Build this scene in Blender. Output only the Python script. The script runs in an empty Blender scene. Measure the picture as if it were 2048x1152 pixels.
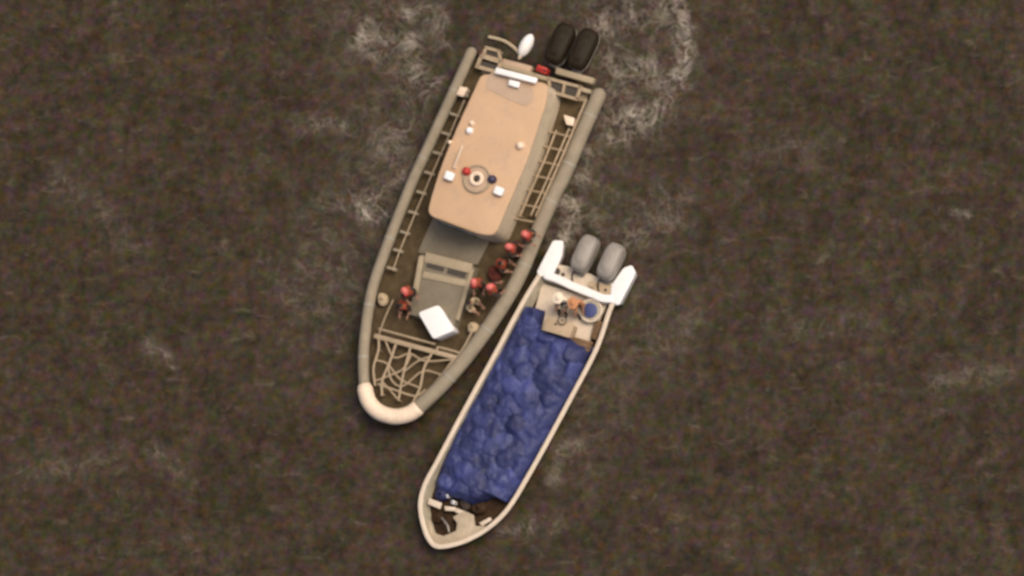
import bpy, bmesh, math, random
import numpy as np
from mathutils import Vector, Matrix, noise

random.seed(7)
SC = bpy.context.scene
COL = SC.collection

# ------------------------------------------------------------------ camera
PXM = 55.0                      # photograph pixels (2048 wide) per metre at the target
DIST = 520.0
TILT = math.radians(18)
CAM_AZ = Vector((0.86, -0.51, 0)).normalized()
TARGET = Vector((0, 0, 0.7))
D = Vector((CAM_AZ.x*math.sin(TILT), CAM_AZ.y*math.sin(TILT), math.cos(TILT)))
UP = (Vector((0, 1, 0)) - D*D.y).normalized()
RIGHT = UP.cross(D).normalized()
CAM_POS = TARGET + D*DIST
cam_data = bpy.data.cameras.new('camera')
cam_data.sensor_width = 36.0
WIDTH_M = 2048/PXM
cam_data.lens = 36.0*DIST/WIDTH_M
cam_data.clip_start = 1.0
cam_data.clip_end = 20000.0
cam_data.dof.use_dof = True
cam_data.dof.focus_distance = DIST*0.46
cam_data.dof.aperture_fstop = 5.7 * cam_data.lens/500.0
cam = bpy.data.objects.new('camera', cam_data)
m = Matrix((RIGHT, UP, D)).transposed().to_4x4()
m.translation = CAM_POS
cam.matrix_world = m
COL.objects.link(cam)
SC.camera = cam

# ------------------------------------------------------------------ sky, sun, exposure
SUN_EL = math.radians(60)
SUN_DIR = Vector((0.78, 0.30, 0)).normalized()
world = bpy.data.worlds.new('World')
SC.world = world
world.use_nodes = True
wn = world.node_tree.nodes
bg = wn['Background']
sky = wn.new('ShaderNodeTexSky')
sky.sky_type = 'NISHITA'
sky.sun_disc = False
sky.sun_elevation = SUN_EL
sky.sun_rotation = math.atan2(SUN_DIR.x, SUN_DIR.y)
sky.air_density = 0.6
sky.dust_density = 6.0
sky.ozone_density = 0.3
world.node_tree.links.new(sky.outputs[0], bg.inputs[0])
bg.inputs[1].default_value = 0.12
sun_data = bpy.data.lights.new('sun', 'SUN')
sun_data.energy = 1.2
sun_data.angle = math.radians(20)
sun_data.color = (1.0, 0.9, 0.76)
sun = bpy.data.objects.new('sun', sun_data)
sd = Vector((SUN_DIR.x*math.cos(SUN_EL), SUN_DIR.y*math.cos(SUN_EL), math.sin(SUN_EL)))
sun.rotation_euler = sd.to_track_quat('Z', 'Y').to_euler()
COL.objects.link(sun)
vs = SC.view_settings
vs.view_transform = 'Standard'
vs.look = 'None'
vs.gamma = 1.0
vs.use_curve_mapping = False
vs.exposure = 0.35

# ------------------------------------------------------------------ helpers
def at(px, py, z=0.0):
    """point at height z seen at photograph pixel (px, py)"""
    u = (px-1024)/2048*WIDTH_M
    v = -(py-576)/2048*WIDTH_M
    p = TARGET + RIGHT*u + UP*v
    d = (p-CAM_POS)
    t = (z-CAM_POS.z)/d.z
    return CAM_POS + d*t

def pts(lst, z): return [at(x, y, z) for x, y in lst]

def mat(name, col, rough=0.6, var=0.12, scale=3.0, bump=0.0, bscale=20.0, metal=0.0, dirt=None, dirt_amt=0.0, spec=0.4):
    mt = bpy.data.materials.new(name)
    mt.use_nodes = True
    nt = mt.node_tree; n = nt.nodes; l = nt.links
    b = n['Principled BSDF']
    b.inputs['Roughness'].default_value = rough
    b.inputs['Metallic'].default_value = metal
    b.inputs['Specular IOR Level'].default_value = spec
    tc = n.new('ShaderNodeTexCoord')
    no = n.new('ShaderNodeTexNoise'); no.inputs['Scale'].default_value = scale; no.inputs['Detail'].default_value = 5
    l.new(tc.outputs['Object'], no.inputs['Vector'])
    rmp = n.new('ShaderNodeValToRGB')
    rmp.color_ramp.elements[0].position = 0.3; rmp.color_ramp.elements[1].position = 0.7
    c0 = [max(0, c*(1-var)) for c in col]; c1 = [min(1, c*(1+var)) for c in col]
    rmp.color_ramp.elements[0].color = (*c0, 1); rmp.color_ramp.elements[1].color = (*c1, 1)
    l.new(no.outputs['Fac'], rmp.inputs['Fac'])
    out = rmp.outputs['Color']
    if dirt:
        n2 = n.new('ShaderNodeTexNoise'); n2.inputs['Scale'].default_value = scale*2.3; n2.inputs['Detail'].default_value = 8
        n2.inputs['Roughness'].default_value = 0.7
        l.new(tc.outputs['Object'], n2.inputs['Vector'])
        r2 = n.new('ShaderNodeValToRGB'); r2.color_ramp.elements[0].position = 0.5; r2.color_ramp.elements[1].position = 0.72
        l.new(n2.outputs['Fac'], r2.inputs['Fac'])
        mu = n.new('ShaderNodeMath'); mu.operation = 'MULTIPLY'; mu.inputs[1].default_value = dirt_amt
        l.new(r2.outputs['Color'], mu.inputs[0])
        mx = n.new('ShaderNodeMix'); mx.data_type = 'RGBA'
        l.new(mu.outputs[0], mx.inputs['Factor']); l.new(out, mx.inputs['A']); mx.inputs['B'].default_value = (*dirt, 1)
        out = mx.outputs['Result']
    l.new(out, b.inputs['Base Color'])
    if bump:
        nb = n.new('ShaderNodeTexNoise'); nb.inputs['Scale'].default_value = bscale; nb.inputs['Detail'].default_value = 4
        l.new(tc.outputs['Object'], nb.inputs['Vector'])
        bp = n.new('ShaderNodeBump'); bp.inputs['Strength'].default_value = bump; bp.inputs['Distance'].default_value = 0.03
        l.new(nb.outputs['Fac'], bp.inputs['Height']); l.new(bp.outputs['Normal'], b.inputs['Normal'])
    return mt

M = dict(
    collar=mat('collar_hypalon', (0.275, 0.226, 0.152), 0.75, 0.10, 2.0, 0.3, 12, dirt=(0.16, 0.12, 0.075), dirt_amt=0.35),
    cream=mat('cream_rubber', (0.78, 0.61, 0.44), 0.6, 0.06, 3, dirt=(0.5, 0.36, 0.24), dirt_amt=0.4),
    hull_grey=mat('hull_grey', (0.30, 0.27, 0.21), 0.5, 0.10, 1.5, dirt=(0.14, 0.11, 0.07), dirt_amt=0.5),
    deck=mat('deck_olive', (0.075, 0.052, 0.025), 0.85, 0.25, 2.2, 0.3, 30, dirt=(0.15, 0.11, 0.07), dirt_amt=0.4, spec=0.15),
    fore=mat('deck_taupe', (0.19, 0.158, 0.105), 0.8, 0.10, 2.0, 0.2, 30, dirt=(0.10, 0.075, 0.05), dirt_amt=0.4),
    roof=mat('roof_tan', (0.53, 0.345, 0.20), 0.65, 0.06, 0.9, dirt=(0.43, 0.30, 0.2), dirt_amt=0.8),
    roof_patch=mat('roof_patch', (0.44, 0.31, 0.21), 0.75, 0.08, 1.5),
    wall=mat('cabin_paint', (0.60, 0.49, 0.34), 0.6, 0.07, 1.5, dirt=(0.28, 0.21, 0.13), dirt_amt=0.5),
    rim=mat('trunk_beige', (0.34, 0.27, 0.17), 0.65, 0.08, 2.5, dirt=(0.2, 0.15, 0.09), dirt_amt=0.4),
    pipe=mat('pipe_beige', (0.36, 0.27, 0.165), 0.55, 0.15, 6, dirt=(0.2, 0.13, 0.07), dirt_amt=0.5),
    white=mat('white_paint', (0.82, 0.80, 0.75), 0.4, 0.03, 3, dirt=(0.66, 0.58, 0.46), dirt_amt=0.4),
    gel=mat('gelcoat_cream', (0.62, 0.51, 0.38), 0.4, 0.05, 2, dirt=(0.45, 0.35, 0.23), dirt_amt=0.5),
    liner=mat('liner_pale', (0.40, 0.35, 0.25), 0.6, 0.12, 2.5, dirt=(0.2, 0.15, 0.09), dirt_amt=0.6),
    glass=mat('dark_glass', (0.02, 0.022, 0.025), 0.12, 0.05, 2),
    slot=mat('vent_dark', (0.05, 0.04, 0.028), 0.6, 0.1, 8),
    black=mat('engine_black', (0.020, 0.014, 0.007), 0.6, 0.25, 4, spec=0.15),
    egrey=mat('engine_grey', (0.27, 0.24, 0.20), 0.45, 0.08, 3, dirt=(0.14, 0.12, 0.1), dirt_amt=0.4),
    metal=mat('dull_metal', (0.22, 0.2, 0.17), 0.45, 0.1, 8, metal=0.6),
    red=mat('red_plastic', (0.42, 0.035, 0.025), 0.5, 0.1, 5),
    redlite=mat('helmet_red', (0.58, 0.14, 0.11), 0.4, 0.08, 5),
    orange=mat('vest_orange', (0.27, 0.05, 0.018), 0.8, 0.2, 12, 0.4, 40),
    blue_d=mat('beacon_blue', (0.035, 0.03, 0.06), 0.4, 0.1, 5),
    wood=mat('wet_wood', (0.15, 0.085, 0.038), 0.75, 0.25, 4, 0.4, 25),
    brown=mat('bilge_brown', (0.042, 0.024, 0.012), 0.7, 0.3, 2.5, 0.4, 18, dirt=(0.085, 0.05, 0.024), dirt_amt=0.5, spec=0.1),
    bowdeck=mat('bow_deck', (0.40, 0.32, 0.215), 0.6, 0.15, 3, dirt=(0.22, 0.15, 0.08), dirt_amt=0.6),
    tan=mat('tan_box', (0.42, 0.31, 0.19), 0.65, 0.1, 4),
    beige=mat('beige_canvas', (0.46, 0.35, 0.21), 0.85, 0.12, 5, 0.4, 20),
    rope=mat('rope_pale', (0.45, 0.36, 0.23), 0.9, 0.15, 18, 0.5, 60),
    red_cloth=mat('cloth_dark_red', (0.10, 0.022, 0.012), 0.9, 0.3, 5, 0.4, 30),
    skin=mat('skin', (0.27, 0.14, 0.085), 0.55, 0.06, 8),
    dark_cloth=mat('cloth_dark', (0.05, 0.035, 0.025), 0.9, 0.2, 8, 0.4, 40),
    cloth_cream=mat('cloth_cream', (0.74, 0.63, 0.47), 0.9, 0.08, 8, 0.3, 40),
    cloth_peach=mat('cloth_peach', (0.48, 0.22, 0.10), 0.9, 0.1, 8, 0.3, 40),
    tub_blue=mat('lid_blue', (0.05, 0.06, 0.16), 0.45, 0.08, 4),
    hair=mat('hair_dark', (0.02, 0.013, 0.01), 0.7, 0.2, 30),
    eye=mat('eye_dark', (0.05, 0.04, 0.035), 0.3, 0.05, 10),
)

class MB:
    """collects geometry (world coordinates) for ONE mesh object"""
    def __init__(s): s.v = []; s.f = []; s.mi = []
    def add(s, v, f, mi=0):
        o = len(s.v)
        s.v += [Vector(p) for p in v]
        s.f += [tuple(i+o for i in q) for q in f]
        s.mi += [mi]*len(f)
    def prism(s, poly, z0, z1, poly_bot=None):
        n = len(poly); pb = poly_bot or poly
        v = [(p[0], p[1], z0) for p in pb] + [(p[0], p[1], z1) for p in poly]
        f = [tuple(range(n-1, -1, -1)), tuple(range(n, 2*n))]
        f += [(i, (i+1) % n, n+(i+1) % n, n+i) for i in range(n)]
        s.add(v, f)
    def tube(s, path, r, seg=12, cap='round', closed=False):
        path = [Vector(p) for p in path]; n = len(path)
        rs = r if hasattr(r, '__len__') else [r]*n
        rings = []
        ref = Vector((0, 0, 1))
        for i, p in enumerate(path):
            t = (path[min(i+1, n-1)]-path[max(i-1, 0)]).normalized()
            rf = ref if abs(t.dot(ref)) < 0.95 else Vector((1, 0, 0))
            a = t.cross(rf).normalized(); b = a.cross(t).normalized()
            rings.append((p, a, b, rs[i], t))
        full = []
        if cap == 'round':
            p, a, b, rr, t = rings[0]
            for k in (0.15, 0.6): full.append((p - t*rr*math.cos(k*math.pi/2)*0.9, a, b, rr*math.sin(k*math.pi/2)))
        full += [(p, a, b, rr) for p, a, b, rr, t in rings]
        if cap == 'round':
            p, a, b, rr, t = rings[-1]
            for k in (0.6, 0.15): full.append((p + t*rr*math.cos(k*math.pi/2)*0.9, a, b, rr*math.sin(k*math.pi/2)))
        v = []
        for p, a, b, rr in full:
            v += [p + (a*math.cos(2*math.pi*j/seg)+b*math.sin(2*math.pi*j/seg))*rr for j in range(seg)]
        f = []
        for i in range(len(full)-1):
            for j in range(seg):
                f.append((i*seg+j, i*seg+(j+1) % seg, (i+1)*seg+(j+1) % seg, (i+1)*seg+j))
        f.append(tuple(range(seg-1, -1, -1))); f.append(tuple((len(full)-1)*seg+j for j in range(seg)))
        s.add(v, f)
    def ell(s, c, rx, ry, rz, ax=None, nu=14, nv=9, p=1.0, mi=0):
        """(super)ellipsoid; ax = 3 axis vectors"""
        ax = ax or (Vector((1, 0, 0)), Vector((0, 1, 0)), Vector((0, 0, 1)))
        c = Vector(c)
        def sp(x): return math.copysign(abs(x)**p, x)
        v = [c - ax[2]*rz]
        for i in range(1, nv):
            th = -math.pi/2 + math.pi*i/nv
            for j in range(nu):
                ph = 2*math.pi*j/nu
                v.append(c + ax[0]*(rx*sp(math.cos(th))*sp(math.cos(ph))) + ax[1]*(ry*sp(math.cos(th))*sp(math.sin(ph))) + ax[2]*(rz*sp(math.sin(th))))
        v.append(c + ax[2]*rz)
        f = [(0, 1+(j+1) % nu, 1+j) for j in range(nu)]
        for i in range(nv-2):
            for j in range(nu):
                a = 1+i*nu
                f.append((a+j, a+(j+1) % nu, a+nu+(j+1) % nu, a+nu+j))
        a = 1+(nv-2)*nu
        f += [(a+j, a+(j+1) % nu, len(v)-1) for j in range(nu)]
        s.add(v, f, mi)
    def ring(s, c, R, r, seg=28, sub=8, flat=1.0):
        v = []; f = []
        for i in range(seg):
            a = 2*math.pi*i/seg
            for j in range(sub):
                b = 2*math.pi*j/sub
                v.append((c[0]+(R+r*math.cos(b))*math.cos(a), c[1]+(R+r*math.cos(b))*math.sin(a), c[2]+r*math.sin(b)*flat))
        for i in range(seg):
            for j in range(sub):
                f.append((i*sub+j, ((i+1) % seg)*sub+j, ((i+1) % seg)*sub+(j+1) % sub, i*sub+(j+1) % sub))
        s.add(v, f)
    def disc(s, c, r0, r1, z0, z1, seg=24):
        s.prism([(c[0]+r0*math.cos(2*math.pi*i/seg), c[1]+r0*math.sin(2*math.pi*i/seg)) for i in range(seg)], z0, z1,
                [(c[0]+r1*math.cos(2*math.pi*i/seg), c[1]+r1*math.sin(2*math.pi*i/seg)) for i in range(seg)])
    def ribbon(s, path, w, h):
        """rectangular bar swept along a path (path = centre of its top face)"""
        path = [Vector(p) for p in path]; n = len(path); v = []; f = []
        ws = w if hasattr(w, '__len__') else [w]*n
        for i, p in enumerate(path):
            t = path[min(i+1, n-1)]-path[max(i-1, 0)]; t.z = 0; t.normalize()
            a = Vector((t.y, -t.x, 0))*ws[i]/2
            v += [p-a, p+a, p+a-Vector((0, 0, h)), p-a-Vector((0, 0, h))]
        for i in range(n-1):
            for j in range(4): f.append((i*4+j, i*4+(j+1) % 4, i*4+4+(j+1) % 4, i*4+4+j))
        f.append((3, 2, 1, 0)); f.append(tuple((n-1)*4+j for j in range(4)))
        s.add(v, f)
    def build(s, name, mtl, parent=None, bevel=0.0, bseg=2, smooth=True, label=None, angle=40):
        xs = [p.x for p in s.v]; ys = [p.y for p in s.v]; zs = [p.z for p in s.v]
        o = Vector(((min(xs)+max(xs))/2, (min(ys)+max(ys))/2, min(zs)))
        me = bpy.data.meshes.new(name)
        me.from_pydata([p-o for p in s.v], [], s.f)
        mats = mtl if isinstance(mtl, (list, tuple)) else [mtl]
        for k in mats: me.materials.append(k)
        if any(s.mi): me.polygons.foreach_set('material_index', s.mi)
        bm = bmesh.new(); bm.from_mesh(me)
        bmesh.ops.recalc_face_normals(bm, faces=bm.faces)
        if bevel:
            ed = [e for e in bm.edges if len(e.link_faces) == 2 and e.calc_face_angle(0) > math.radians(30)]
            bmesh.ops.bevel(bm, geom=ed, offset=bevel, segments=bseg, profile=0.5, affect='EDGES', clamp_overlap=True)
        if smooth:
            for fc in bm.faces: fc.smooth = True
            for e in bm.edges:
                if len(e.link_faces) == 2 and e.calc_face_angle(0) > math.radians(angle): e.smooth = False
        bm.to_mesh(me); bm.free()
        ob = bpy.data.objects.new(name, me)
        COL.objects.link(ob)
        if parent is not None:
            ob.parent = parent
            q = parent; off = Vector((0, 0, 0))
            while q is not None: off += q.location; q = q.parent
            ob.location = o - off
        else:
            ob.location = o
        if label: ob['label'] = label
        return ob

def tag(o, label, cat, group=None, kind=None):
    o['label'] = label; o['category'] = cat
    if group: o['group'] = group
    if kind: o['kind'] = kind
    return o

def empty(name, loc):
    o = bpy.data.objects.new(name, None); o.location = loc; o.empty_display_size = 0.3
    COL.objects.link(o); return o

def spline(p, n=6):
    """Catmull-Rom through points"""
    p = [Vector(q) for q in p]; out = []
    for i in range(len(p)-1):
        a = p[i-1] if i else p[0]*2-p[1]; b = p[i]; c = p[i+1]; d = p[i+2] if i+2 < len(p) else p[-1]*2-p[-2]
        for k in range(n):
            t = k/n
            out.append(0.5*((2*b)+(c-a)*t+(2*a-5*b+4*c-d)*t*t+(3*b-a-3*c+d)*t**3))
    out.append(p[-1]); return out

def round_poly(poly, r, n=5):
    out = []; N = len(poly)
    for i in range(N):
        p = Vector(poly[i][:2]); a = Vector(poly[i-1][:2]); b = Vector(poly[(i+1) % N][:2])
        rr = r[i] if hasattr(r, '__len__') else r
        da = (a-p); db = (b-p); rr_ = min(rr, da.length*0.45, db.length*0.45)
        p0 = p+da.normalized()*rr_; p1 = p+db.normalized()*rr_
        for k in range(n+1):
            t = k/n; out.append(p0*(1-t)**2+p*2*t*(1-t)+p1*t*t)
    return [(q.x, q.y) for q in out]

def inset(poly, d):
    """shrink a polygon about its edges by d (either winding)"""
    P = [Vector(p[:2]) for p in poly]; N = len(P)
    area = sum(P[i].cross(P[(i+1) % N]) for i in range(N))
    s = 1 if area > 0 else -1
    out = []
    for i in range(N):
        t1 = (P[i]-P[i-1]).normalized(); t2 = (P[(i+1) % N]-P[i]).normalized()
        n1 = Vector((-t1.y, t1.x))*s; n2 = Vector((-t2.y, t2.x))*s
        nn = (n1+n2).normalized(); k = max(0.4, nn.dot(n1))
        out.append(P[i]+nn*d/k)
    return [(q.x, q.y) for q in out]

# ------------------------------------------------------------------ the sea
def build_sea():
    X0, X1, Y0, Y1, st = -27.0, 27.0, -17.0, 17.0, 0.115
    xs = np.arange(X0, X1+1e-6, st); ys = np.arange(Y0, Y1+1e-6, st)
    nx, ny = len(xs), len(ys)
    X, Y = np.meshgrid(xs, ys)
    Z = np.zeros_like(X)
    rng = np.random.default_rng(5)
    for k in range(26):
        lam = rng.uniform(0.35, 1.8); a = rng.uniform(0, 2*math.pi)
        kx, ky = math.cos(a)*2*math.pi/lam, math.sin(a)*2*math.pi/lam
        Z += 0.0026*lam*np.sin(kx*X+ky*Y+rng.uniform(0, 6.28))
    ed = np.minimum(np.minimum(X-X0, X1-X), np.minimum(Y-Y0, Y1-Y))
    Z *= np.clip(ed/3.0, 0, 1)
    # foam: streaks of churned water left around the two hulls (pixel polyline, half width in px, strength)
    strokes = [
        ([(1345, 5), (1372, 80), (1352, 165), (1295, 245), (1228, 275)], 12, 0.72),
        ([(1200, 60), (1260, 30), (1335, 20)], 20, 0.5),
        ([(1240, 150), (1290, 140), (1345, 175)], 16, 0.6),
        ([(1225, 255), (1262, 235), (1300, 225)], 14, 0.8),
        ([(1215, 100), (1240, 190), (1215, 240)], 24, 0.35),
        ([(720, 75), (760, 70), (800, 90), (835, 135), (850, 180)], 14, 0.55),
        ([(815, 30), (850, 20), (875, 45)], 12, 0.55),
        ([(735, 45), (715, 85), (760, 110)], 9, 0.6),
        ([(825, 85), (822, 140), (845, 175), (868, 170)], 11, 0.7),
        ([(800, 250), (770, 290), (790, 310)], 16, 0.45),
        ([(880, 20), (860, 60), (890, 90)], 8, 0.4),
        ([(725, 405), (735, 425), (765, 430)], 10, 0.9),
        ([(700, 400), (760, 395), (795, 350)], 18, 0.4),
        ([(690, 520), (640, 540), (600, 575)], 30, 0.2),
        ([(1128, 395), (1138, 430), (1122, 470)], 14, 0.95),
        ([(1150, 380), (1165, 340), (1180, 300)], 14, 0.5),
        ([(1165, 360), (1172, 345)], 9, 0.8),
        ([(1230, 480), (1270, 450), (1330, 420)], 30, 0.25),
        ([(1150, 890), (1120, 905), (1105, 960)], 10, 0.3),
        ([(1010, 1060), (1075, 1050), (1110, 1050)], 10, 0.25),
        ([(1265, 720), (1330, 690), (1370, 650)], 24, 0.15),
        ([(600, 250), (660, 245), (710, 255)], 11, 0.3),
        ([(300, 900), (340, 915), (360, 940)], 9, 0.2),
        ([(290, 690), (330, 712), (345, 735)], 6, 0.4),
        ([(1180, 20), (1300, 60), (1330, 150), (1250, 240)], 50, 0.16),
        ([(720, 30), (800, 130), (800, 250), (740, 420)], 55, 0.16),
        ([(1150, 300), (1130, 400), (1180, 440)], 40, 0.26),
        ([(680, 430), (700, 520), (660, 620)], 55, 0.12),
        ([(1280, 620), (1230, 760), (1150, 900)], 45, 0.10),
        ([(1905, 425), (1935, 430)], 4, 0.5),
        ([(1870, 770), (1935, 750), (2010, 745)], 12, 0.18),
        ([(1545, 640), (1660, 655), (1720, 640)], 14, 0.12),
        ([(120, 360), (180, 400), (240, 470)], 18, 0.13),
        ([(1500, 330), (1560, 300), (1640, 310)], 16, 0.12),
        ([(60, 940), (150, 940), (230, 900)], 16, 0.13),
    ]
    foam = np.zeros_like(X)
    for pl, w, s in strokes:
        P = [at(x, y, 0) for x, y in pl]; w = w/PXM
        dmin = np.full_like(X, 1e9)
        for a, b in zip(P[:-1], P[1:]):
            dx, dy = b.x-a.x, b.y-a.y; L = dx*dx+dy*dy
            t = np.clip(((X-a.x)*dx+(Y-a.y)*dy)/L, 0, 1)
            dmin = np.minimum(dmin, (X-a.x-t*dx)**2+(Y-a.y-t*dy)**2)
        foam = np.maximum(foam, s*np.exp(-dmin/(2*(1.35*w)**2)))
    co = np.stack([X, Y, Z], -1).reshape(-1, 3)
    B = 8000.0
    outer = np.array([[-B, -B, 0], [B, -B, 0], [B, B, 0], [-B, B, 0]])
    allv = np.concatenate([co, outer])
    i = np.arange(nx*ny).reshape(ny, nx)
    quads = np.stack([i[:-1, :-1], i[:-1, 1:], i[1:, 1:], i[1:, :-1]], -1).reshape(-1, 4)
    c = [i[0, 0], i[0, -1], i[-1, -1], i[-1, 0]]; o = nx*ny
    ring = np.array([[o+k, o+(k+1) % 4, c[(k+1) % 4], c[k]] for k in range(4)])
    F = np.concatenate([quads, ring])
    me = bpy.data.meshes.new('sea_water')
    me.vertices.add(len(allv)); me.vertices.foreach_set('co', allv.ravel())
    me.loops.add(len(F)*4); me.loops.foreach_set('vertex_index', F.ravel())
    me.polygons.add(len(F)); me.polygons.foreach_set('loop_start', np.arange(len(F))*4)
    me.polygons.foreach_set('use_smooth', np.ones(len(F), dtype=bool))
    me.update(); me.validate()
    at_ = me.attributes.new('foam', 'FLOAT', 'POINT')
    at_.data.foreach_set('value', np.concatenate([foam.ravel(), np.zeros(4)]))
    mt = bpy.data.materials.new('sea_water'); mt.use_nodes = True
    nt = mt.node_tree; n = nt.nodes; l = nt.links; b = n['Principled BSDF']
    b.inputs['Roughness'].default_value = 0.34
    b.inputs['Specular IOR Level'].default_value = 0.3
    b.inputs['IOR'].default_value = 1.33
    tc = n.new('ShaderNodeTexCoord')
    def nz(scale, detail=4, rough=0.5, dist=0.0, stretch=None):
        t = n.new('ShaderNodeTexNoise'); t.inputs['Scale'].default_value = scale; t.inputs['Detail'].default_value = detail
        t.inputs['Roughness'].default_value = rough; t.inputs['Distortion'].default_value = dist
        if stretch:
            mp = n.new('ShaderNodeMapping'); mp.inputs['Scale'].default_value = stretch
            l.new(tc.outputs['Object'], mp.inputs['Vector']); l.new(mp.outputs['Vector'], t.inputs['Vector'])
        else: l.new(tc.outputs['Object'], t.inputs['Vector'])
        return t
    def ramp(src, stops):
        r = n.new('ShaderNodeValToRGB'); e = r.color_ramp.elements
        while len(e) < len(stops): e.new(0.5)
        for k, (p, cc) in enumerate(stops): e[k].position = p; e[k].color = (*cc, 1)
        l.new(src, r.inputs['Fac']); return r.outputs['Color']
    def mix(fac, a, bb, mode='MIX'):
        x = n.new('ShaderNodeMix'); x.data_type = 'RGBA'; x.blend_type = mode
        for sock, v in ((x.inputs['Factor'], fac), (x.inputs['A'], a), (x.inputs['B'], bb)):
            if isinstance(v, bpy.types.NodeSocket): l.new(v, sock)
            elif isinstance(v, tuple): sock.default_value = v
            else: sock.default_value = v
        return x.outputs['Result']
    base = ramp(nz(0.42, 7, 0.66, 0.5, (1.0, 1.7, 1.0)).outputs['Fac'], [(0.30, (0.0240, 0.0180, 0.0084)), (0.70, (0.050, 0.0382, 0.0205))])
    # suspended silt and weed: small rusty, olive and violet-grey mottles
    cn = nz(3.1, 3, 0.6); sep = n.new('ShaderNodeSeparateColor'); l.new(cn.outputs['Color'], sep.inputs['Color'])
    rr = ramp(sep.outputs['Red'], [(0.3, (0.62, 0.62, 0.62)), (0.7, (1.50, 1.40, 1.40))])
    gg = ramp(sep.outputs['Green'], [(0.3, (1.32, 0.84, 1.32)), (0.7, (0.76, 1.18, 0.76))])
    bb_ = ramp(sep.outputs['Blue'], [(0.3, (1.08, 1.05, 0.40)), (0.7, (0.92, 0.96, 1.7))])
    col = mix(1.0, mix(1.0, mix(1.0, base, rr, 'MULTIPLY'), gg, 'MULTIPLY'), bb_, 'MULTIPLY')
    # wind-blown thin foam flecks everywhere, very faint
    fl = ramp(nz(1.1, 8, 0.72, 0.6, (1.0, 1.9, 1.0)).outputs['Fac'], [(0.56, (0, 0, 0)), (0.80, (0.42, 0.42, 0.42))])
    col = mix(fl, col, (0.22, 0.18, 0.13, 1))
    # foam streaks
    fa = n.new('ShaderNodeAttribute'); fa.attribute_name = 'foam'
    def math_(op, a, bb=None, clamp=False):
        x = n.new('ShaderNodeMath'); x.operation = op; x.use_clamp = clamp
        for k, v in enumerate((a, bb)):
            if v is None: continue
            if isinstance(v, bpy.types.NodeSocket): l.new(v, x.inputs[k])
            else: x.inputs[k].default_value = v
        return x.outputs[0]
    def filaments(scale, width, dist):
        d = math_('ABSOLUTE', math_('SUBTRACT', nz(scale, 7, 0.62, dist).outputs['Fac'], 0.5))
        return math_('SUBTRACT', 1.0, math_('DIVIDE', d, width), True)
    lines = math_('MAXIMUM', filaments(0.8, 0.05, 0.7), math_('MULTIPLY', filaments(2.0, 0.07, 0.5), 0.45))
    patch = ramp(nz(1.5, 6, 0.7, 0.5).outputs['Fac'], [(0.36, (0, 0, 0)), (0.66, (1, 1, 1))])
    froth = ramp(nz(3.2, 9, 0.75, 1.2).outputs['Fac'], [(0.46, (0, 0, 0)), (0.72, (1, 1, 1))])
    inner = math_('ADD', math_('MULTIPLY', lines, 0.75), math_('MULTIPLY', froth, 0.55))
    gt_ = math_('MULTIPLY', math_('MULTIPLY', fa.outputs['Fac'], 1.35), math_('MULTIPLY', inner, math_('ADD', math_('MULTIPLY', patch, 0.85), 0.15)), True)
    col = mix(gt_, col, (0.46, 0.40, 0.32, 1))
    l.new(col, b.inputs['Base Color'])
    bp = n.new('ShaderNodeBump'); bp.inputs['Strength'].default_value = 0.5; bp.inputs['Distance'].default_value = 0.05
    l.new(nz(5.0, 6, 0.6).outputs['Fac'], bp.inputs['Height']); l.new(bp.outputs['Normal'], b.inputs['Normal'])
    me.materials.append(mt)
    ob = bpy.data.objects.new('sea', me); COL.objects.link(ob)
    ob['kind'] = 'structure'; ob['label'] = 'dark brown turbid sea with faint foam streaks'
build_sea()

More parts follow.
